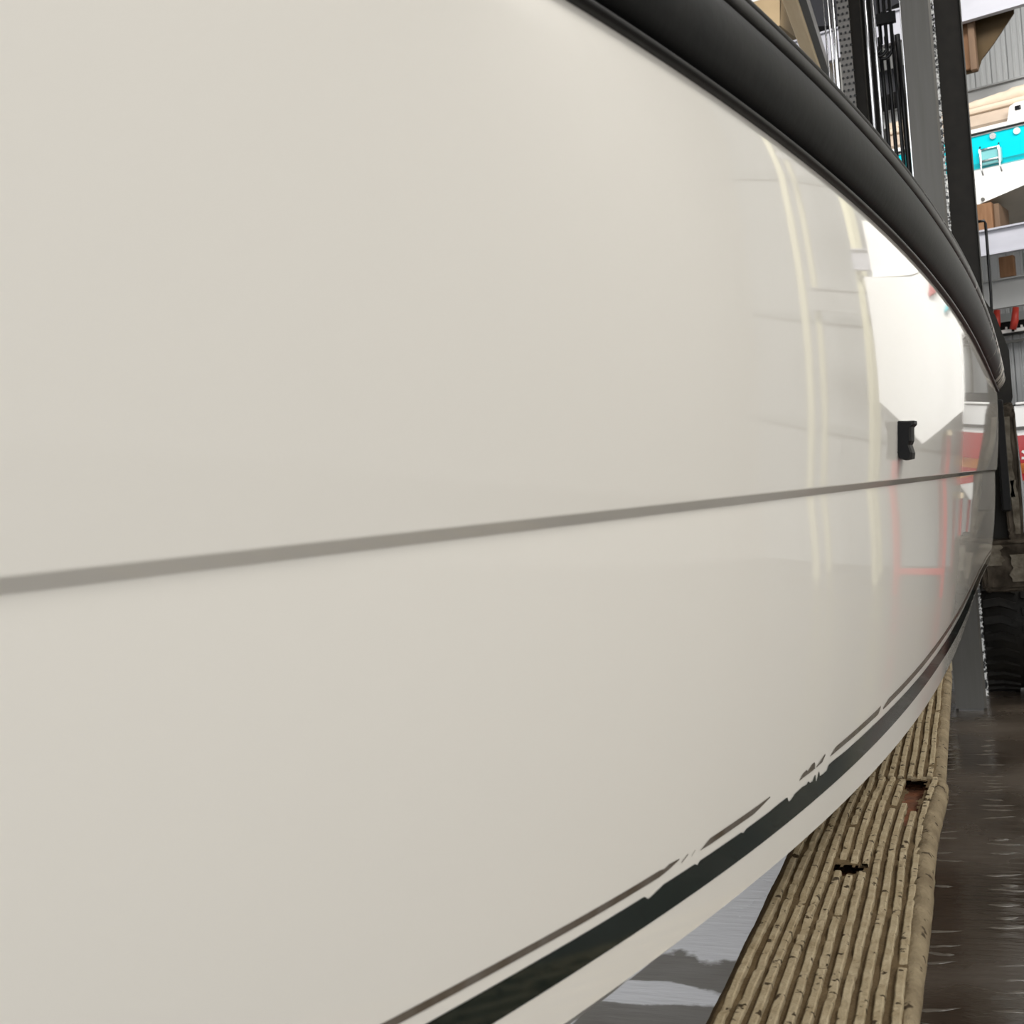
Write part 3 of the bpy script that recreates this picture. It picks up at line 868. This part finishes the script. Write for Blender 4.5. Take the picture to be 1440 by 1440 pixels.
# ------------------------------------------------------------------ rack boats
def rack_boat(name, label, u, v, z, hb, L, keel, chine, sheer, bands, bottom='white', side_m='white', bow_first=False, railm='blackp'):
    root = thing_in_rack(name, u, v, z); tag(root, label, 'boat', None)
    st = []
    n = 16
    for i in range(n + 1):
        q = i / n
        w_ = hb * (1 - max(0, (q - .45) / .55) ** 2.2 * .985)
        kz = keel + (sheer * .75 - keel) * max(0, (q - .6) / .4) ** 2
        cz = chine + (sheer * .85 - chine) * max(0, (q - .5) / .5) ** 1.8
        sz = sheer * (1 + .15 * q)
        y = q * L
        if bow_first: y = L - y
        st.append((y, w_, kz, cz, sz))
    def strip(name_, f, m, smooth=True):
        V = []; k = None
        for s_ in st:
            pts = f(*s_); k = len(pts); V += pts
        return mesh(name_, V, grid_faces(len(st), k), m, root, smooth)
    strip('hull_bottom', lambda y, w_, k, c_, s_: [(-w_ * .94, y, c_), (-w_ * .47, y, (c_ + k) / 2 * .98), (0, y, k), (w_ * .47, y, (c_ + k) / 2 * .98), (w_ * .94, y, c_)], bottom, False)
    for sg in (-1, 1):
        strip('hull_side', lambda y, w_, k, c_, s_, sg=sg: [(sg * w_ * .94, y, c_), (sg * w_ * .985, y, c_ + (s_ - c_) * .5), (sg * w_, y, s_)], side_m)
        strip('rub_rail', lambda y, w_, k, c_, s_, sg=sg: [(sg * (w_ + .004), y, s_ - .02), (sg * (w_ + .03), y, s_ - .01), (sg * (w_ + .03), y, s_ + .015), (sg * w_, y, s_ + .02)], railm)
    strip('deck', lambda y, w_, k, c_, s_: [(-w_, y, s_), (0, y, s_ + .02), (w_, y, s_)], 'white')
    y, w_, k, c_, s_ = st[0]
    tf = -1 if not bow_first else 1
    tr = MB().prism([(-w_ * .94, c_), (0, k), (w_ * .94, c_), (w_, s_), (-w_, s_)], 'y', y, y + tf * .02).build('transom', side_m, root)
    for (z0, z1, m) in bands:
        fr = lambda zz: (.94 + .06 * (zz - c_) / (s_ - c_)) * w_
        MB().prism([(-fr(z0), z0), (fr(z0), z0), (fr(z1), z1), (-fr(z1), z1)], 'y', y + tf * .02, y + tf * .026).build('transom_band', m, root)
        for sg in (-1, 1):
            def bf(y_, w2, k2, c2, s2, sg=sg):
                def at(zz):
                    f_ = (zz - c_) / (s_ - c_); zz2 = c2 + (s2 - c2) * f_
                    return (sg * (w2 * (.94 + .06 * f_ + .03 * f_ * (1 - f_)) + .006), y_, zz2)
                return [at(z0), at((z0 + z1) / 2), at(z1)]
            strip('side_band', bf, m)
    return root


# turquoise boat on the middle level; its transom faces the aisle
A = rack_boat('stored_boat', 'white boat with turquoise transom, boarding ladder and beige canvas in the rack', -.17, .12, 4.59, 1.12, 5.6, 0.0, .24, .80, [(.41, .785, 'turq'), (.40, .47, 'teal')], bottom='taupe')  # narrow teal band paints the shading step under the turquoise
tyf = -.05
MB().bbox(-1.08, 1.08, -.06, .10, .815, .865, .012).build('gunwale', 'white', A)
MB().box(-1.09, 1.09, -.064, -.05, .795, .812).build('trim_line', 'blackp', A)
for x, z in ((.215, .74), (.475, .735)):
    MB().tube([(x, -.025, z), (x, -.05, z)], .036, 14).build('stern_light', 'stainless' if x < .3 else 'white', A)
MB().tube([(.05, -.02, .045), (.05, -.045, .045)], .022, 12).build('drain_plug', 'mastgrey', A)
lad = MB()
for x in (.07, .275):
    lad.tube([(x, -.06, .64), (x, -.09, .60), (x, -.09, .40), (x + .02, -.10, .30)], .012, 8)
for z in (.60, .47):
    lad.tube([(.07, -.09, z), (.275, -.09, z)], .010, 8)
lad.build('boarding_ladder', 'stainless', A, True)
MB().bbox(.06, .30, -.075, -.03, .42, .60, .02).build('ladder_recess', 'teal', A)
# rolled bimini canvas and seat covers
V = []; NR = 30; CS = 12; rr = random.Random(9)
for j in range(NR + 1):
    x = -1.05 + 2.1 * j / NR
    r_ = .055 + .012 * math.sin(5 * x) + (.02 if .35 < x < .62 else 0)
    for k in range(CS):
        a = 2 * PI * k / CS
        V.append((x, .25 + r_ * math.cos(a) * rr.uniform(.85, 1.1), 1.215 + .02 * math.sin(2 * x) + r_ * 1.1 * math.sin(a) * rr.uniform(.85, 1.1)))
mesh('rolled_canvas', V, [(j * CS + k, j * CS + (k + 1) % CS, (j + 1) * CS + (k + 1) % CS, (j + 1) * CS + k) for j in range(NR) for k in range(CS)] + [tuple(range(CS)), tuple(NR * CS + k for k in range(CS))], 'canvas', A, True)
MB().prism([(.16, 1.13), (.12, 1.16), (.75, 1.17), (.75, .86), (.10, .86), (.02, .92)], 'x', -1.02, .42).build('seat_cover', 'canvasd', A)
MB().bbox(-1.03, 1.03, .08, .34, 1.08, 1.155, .03).build('canvas_fold', 'canvas', A)
MB().prism([(.38, .865), (.42, 1.03), (.48, 1.055), (.72, 1.05), (.76, .865)], 'y', -.04, .5).build('console', 'white', A)
MB().bbox(.47, .54, -.055, -.03, .965, 1.02, .012).build('console_window', 'darkglass', A)

Bt = rack_boat('stored_boat', 'small red and white boat with orange stripe on the lowest rack level', .49, .05, 1.12, .44, 3.4, 0.0, .28, 1.08, [(.22, .74, 'red'), (.30, .42, 'orange')])
MB().bbox(-.42, .42, -.05, .3, 1.09, 1.12, .01).build('gunwale', 'white', Bt)
MB().box(-.435, .435, -.045, -.03, .80, .84).build('trim_line', 'mastgrey', Bt)
g = MB()
for (x0, z0, x1, z1) in ((-.39, .56, -.25, .44), (-.40, .48, -.24, .46), (-.35, .40, -.23, .50)):
    dx, dz = x1 - x0, z1 - z0; l_ = math.hypot(dx, dz); nx, nz = -dz / l_ * .014, dx / l_ * .014
    g.prism([(x0 - nx, z0 - nz), (x1 - nx, z1 - nz), (x1 + nx, z1 + nz), (x0 + nx, z0 + nz)], 'y', -.034, -.03)
g.build('flash_graphic', 'white', Bt)
MB().bbox(-.35, .35, .3, 1.4, 1.10, 1.26, .06).build('folded_cover', 'navy', Bt)

Ct = rack_boat('stored_boat', 'dark hulled boat on the top rack level behind the mast', -1.35, .1, 7.07, .75, 1.8, 0.0, .15, 1.2, [], bottom='navy', side_m='navy')
Ft = rack_boat('shade_filler', 'dark boat shape added for the shade between the top white beam and grey rear beam', -1.62, .55, 6.21, .75, 1.25, 0.0, .1, .36, [], bottom='navy', side_m='navy')  # dark shape added where the back wall lies in shade
Dt = rack_boat('stored_boat', 'tan hulled boat high in the rack left of the mast', -3.42, .25, 7.06, 1.05, 5.2, .05, .35, 1.15, [(.75, 1.0, 'white')], bottom='tanhull', side_m='tanhull')
Et = rack_boat('stored_boat', 'big all white boat reflected in the polished hull, right of the red boat', 2.08, -1.5, 1.62, 1.1, 3.2, 0.0, .45, 2.0, [])
MB().prism([(.05, 2.0), (.15, 2.75), (1.0, 2.8), (1.2, 2.0)], 'x', -.9, .9).build('cabin', 'white', Et)
MB().bbox(-.55, -.40, -.06, -.02, 1.75, 1.95, .01).build('engine_hatch', 'red', Et)
MB().bbox(-.80, -.72, -.06, -.02, 1.55, 1.85, .01).build('cleat_plate', 'turq', Et)

# cradles that carry the lowest boats
for i, (u, v, zt, lab) in enumerate(((.49, .75, 1.20, 'small red steel cradle under the red and white boat'), (2.08, -.6, 1.80, 'tall red steel cradle under the big white boat'))):
    cr_ = thing_in_rack('boat_cradle', u, v, 0); tag(cr_, lab, 'cradle', None)
    hw_ = .28 if i == 0 else .7
    for sx in (-hw_, hw_):
        for sy in (-.6, 1.6):
            MB().bbox(sx - .05, sx + .05, sy - .05, sy + .05, 0, zt - .02, .008).build('leg', 'red', cr_)
        MB().bbox(sx - .06, sx + .06, -.8, 1.8, zt - .04, zt + .03, .01).build('bunk', 'woodl', cr_)
    MB().bbox(-hw_ - .05, hw_ + .05, -.64, -.56, .28, .36, .008).build('cross_bar', 'red', cr_)

# tool shelf on the back wall: black bar, studs, red handles
sh = thing_in_rack('tool_shelf', -.45, WV - .06, 0)
tag(sh, 'black wall shelf with white studded front edge above the lower siding', 'shelf')
MB().bbox(-.50, .9, -.30, .02, 3.40, 3.56, .01).build('shelf_board', 'blackp', sh)
MB().bbox(-.50, .9, -.33, -.30, 3.40, 3.45, .006).build('front_edge', 'white', sh)
for k in range(14):
    MB().tube([(-.46 + .1 * k, -.32, 3.45), (-.46 + .1 * k, -.32, 3.485)], .016, 8).build('stud', 'white', sh)
MB().bbox(-.50, .9, -.28, -.26, 3.26, 3.30, .004).build('lower_rail', 'mastgrey', sh)
for x in (-.42, .7):
    MB().bbox(x - .02, x + .02, -.28, .02, 2.2, 3.4, .004).build('bracket', 'mastgrey', sh)
for i, (x, ln, lab) in enumerate(((-.25, -.03, 'left red handle sticking up from the black wall shelf'), (.0, -.06, 'right red handle sticking up from the black wall shelf'))):
    t = thing_in_rack('red_handle', -.45 + x, WV - .455, 3.43); tag(t, lab, 'handle', 'red handles on the wall shelf')
    MB().tube([(ln, 0, 0), (ln * .4, -.01, .12), (0, 0, .30)], [.045, .052, .042], 12).build('grip', 'redh', t, True)
    MB().tube([(ln, 0, -.03), (ln, 0, .01)], .018, 10).build('socket', 'blackp', t, True)
# thin black cable loop beside the mast rail
lp(MB().tube([(.245, 8.06, 3.05), (.285, 8.06, 3.05), (.292, 8.06, 3.03), (.292, 8.06, 2.6), (.275, 8.06, 2.2)], .009, 8), 'cable', 'hose', lift, True)
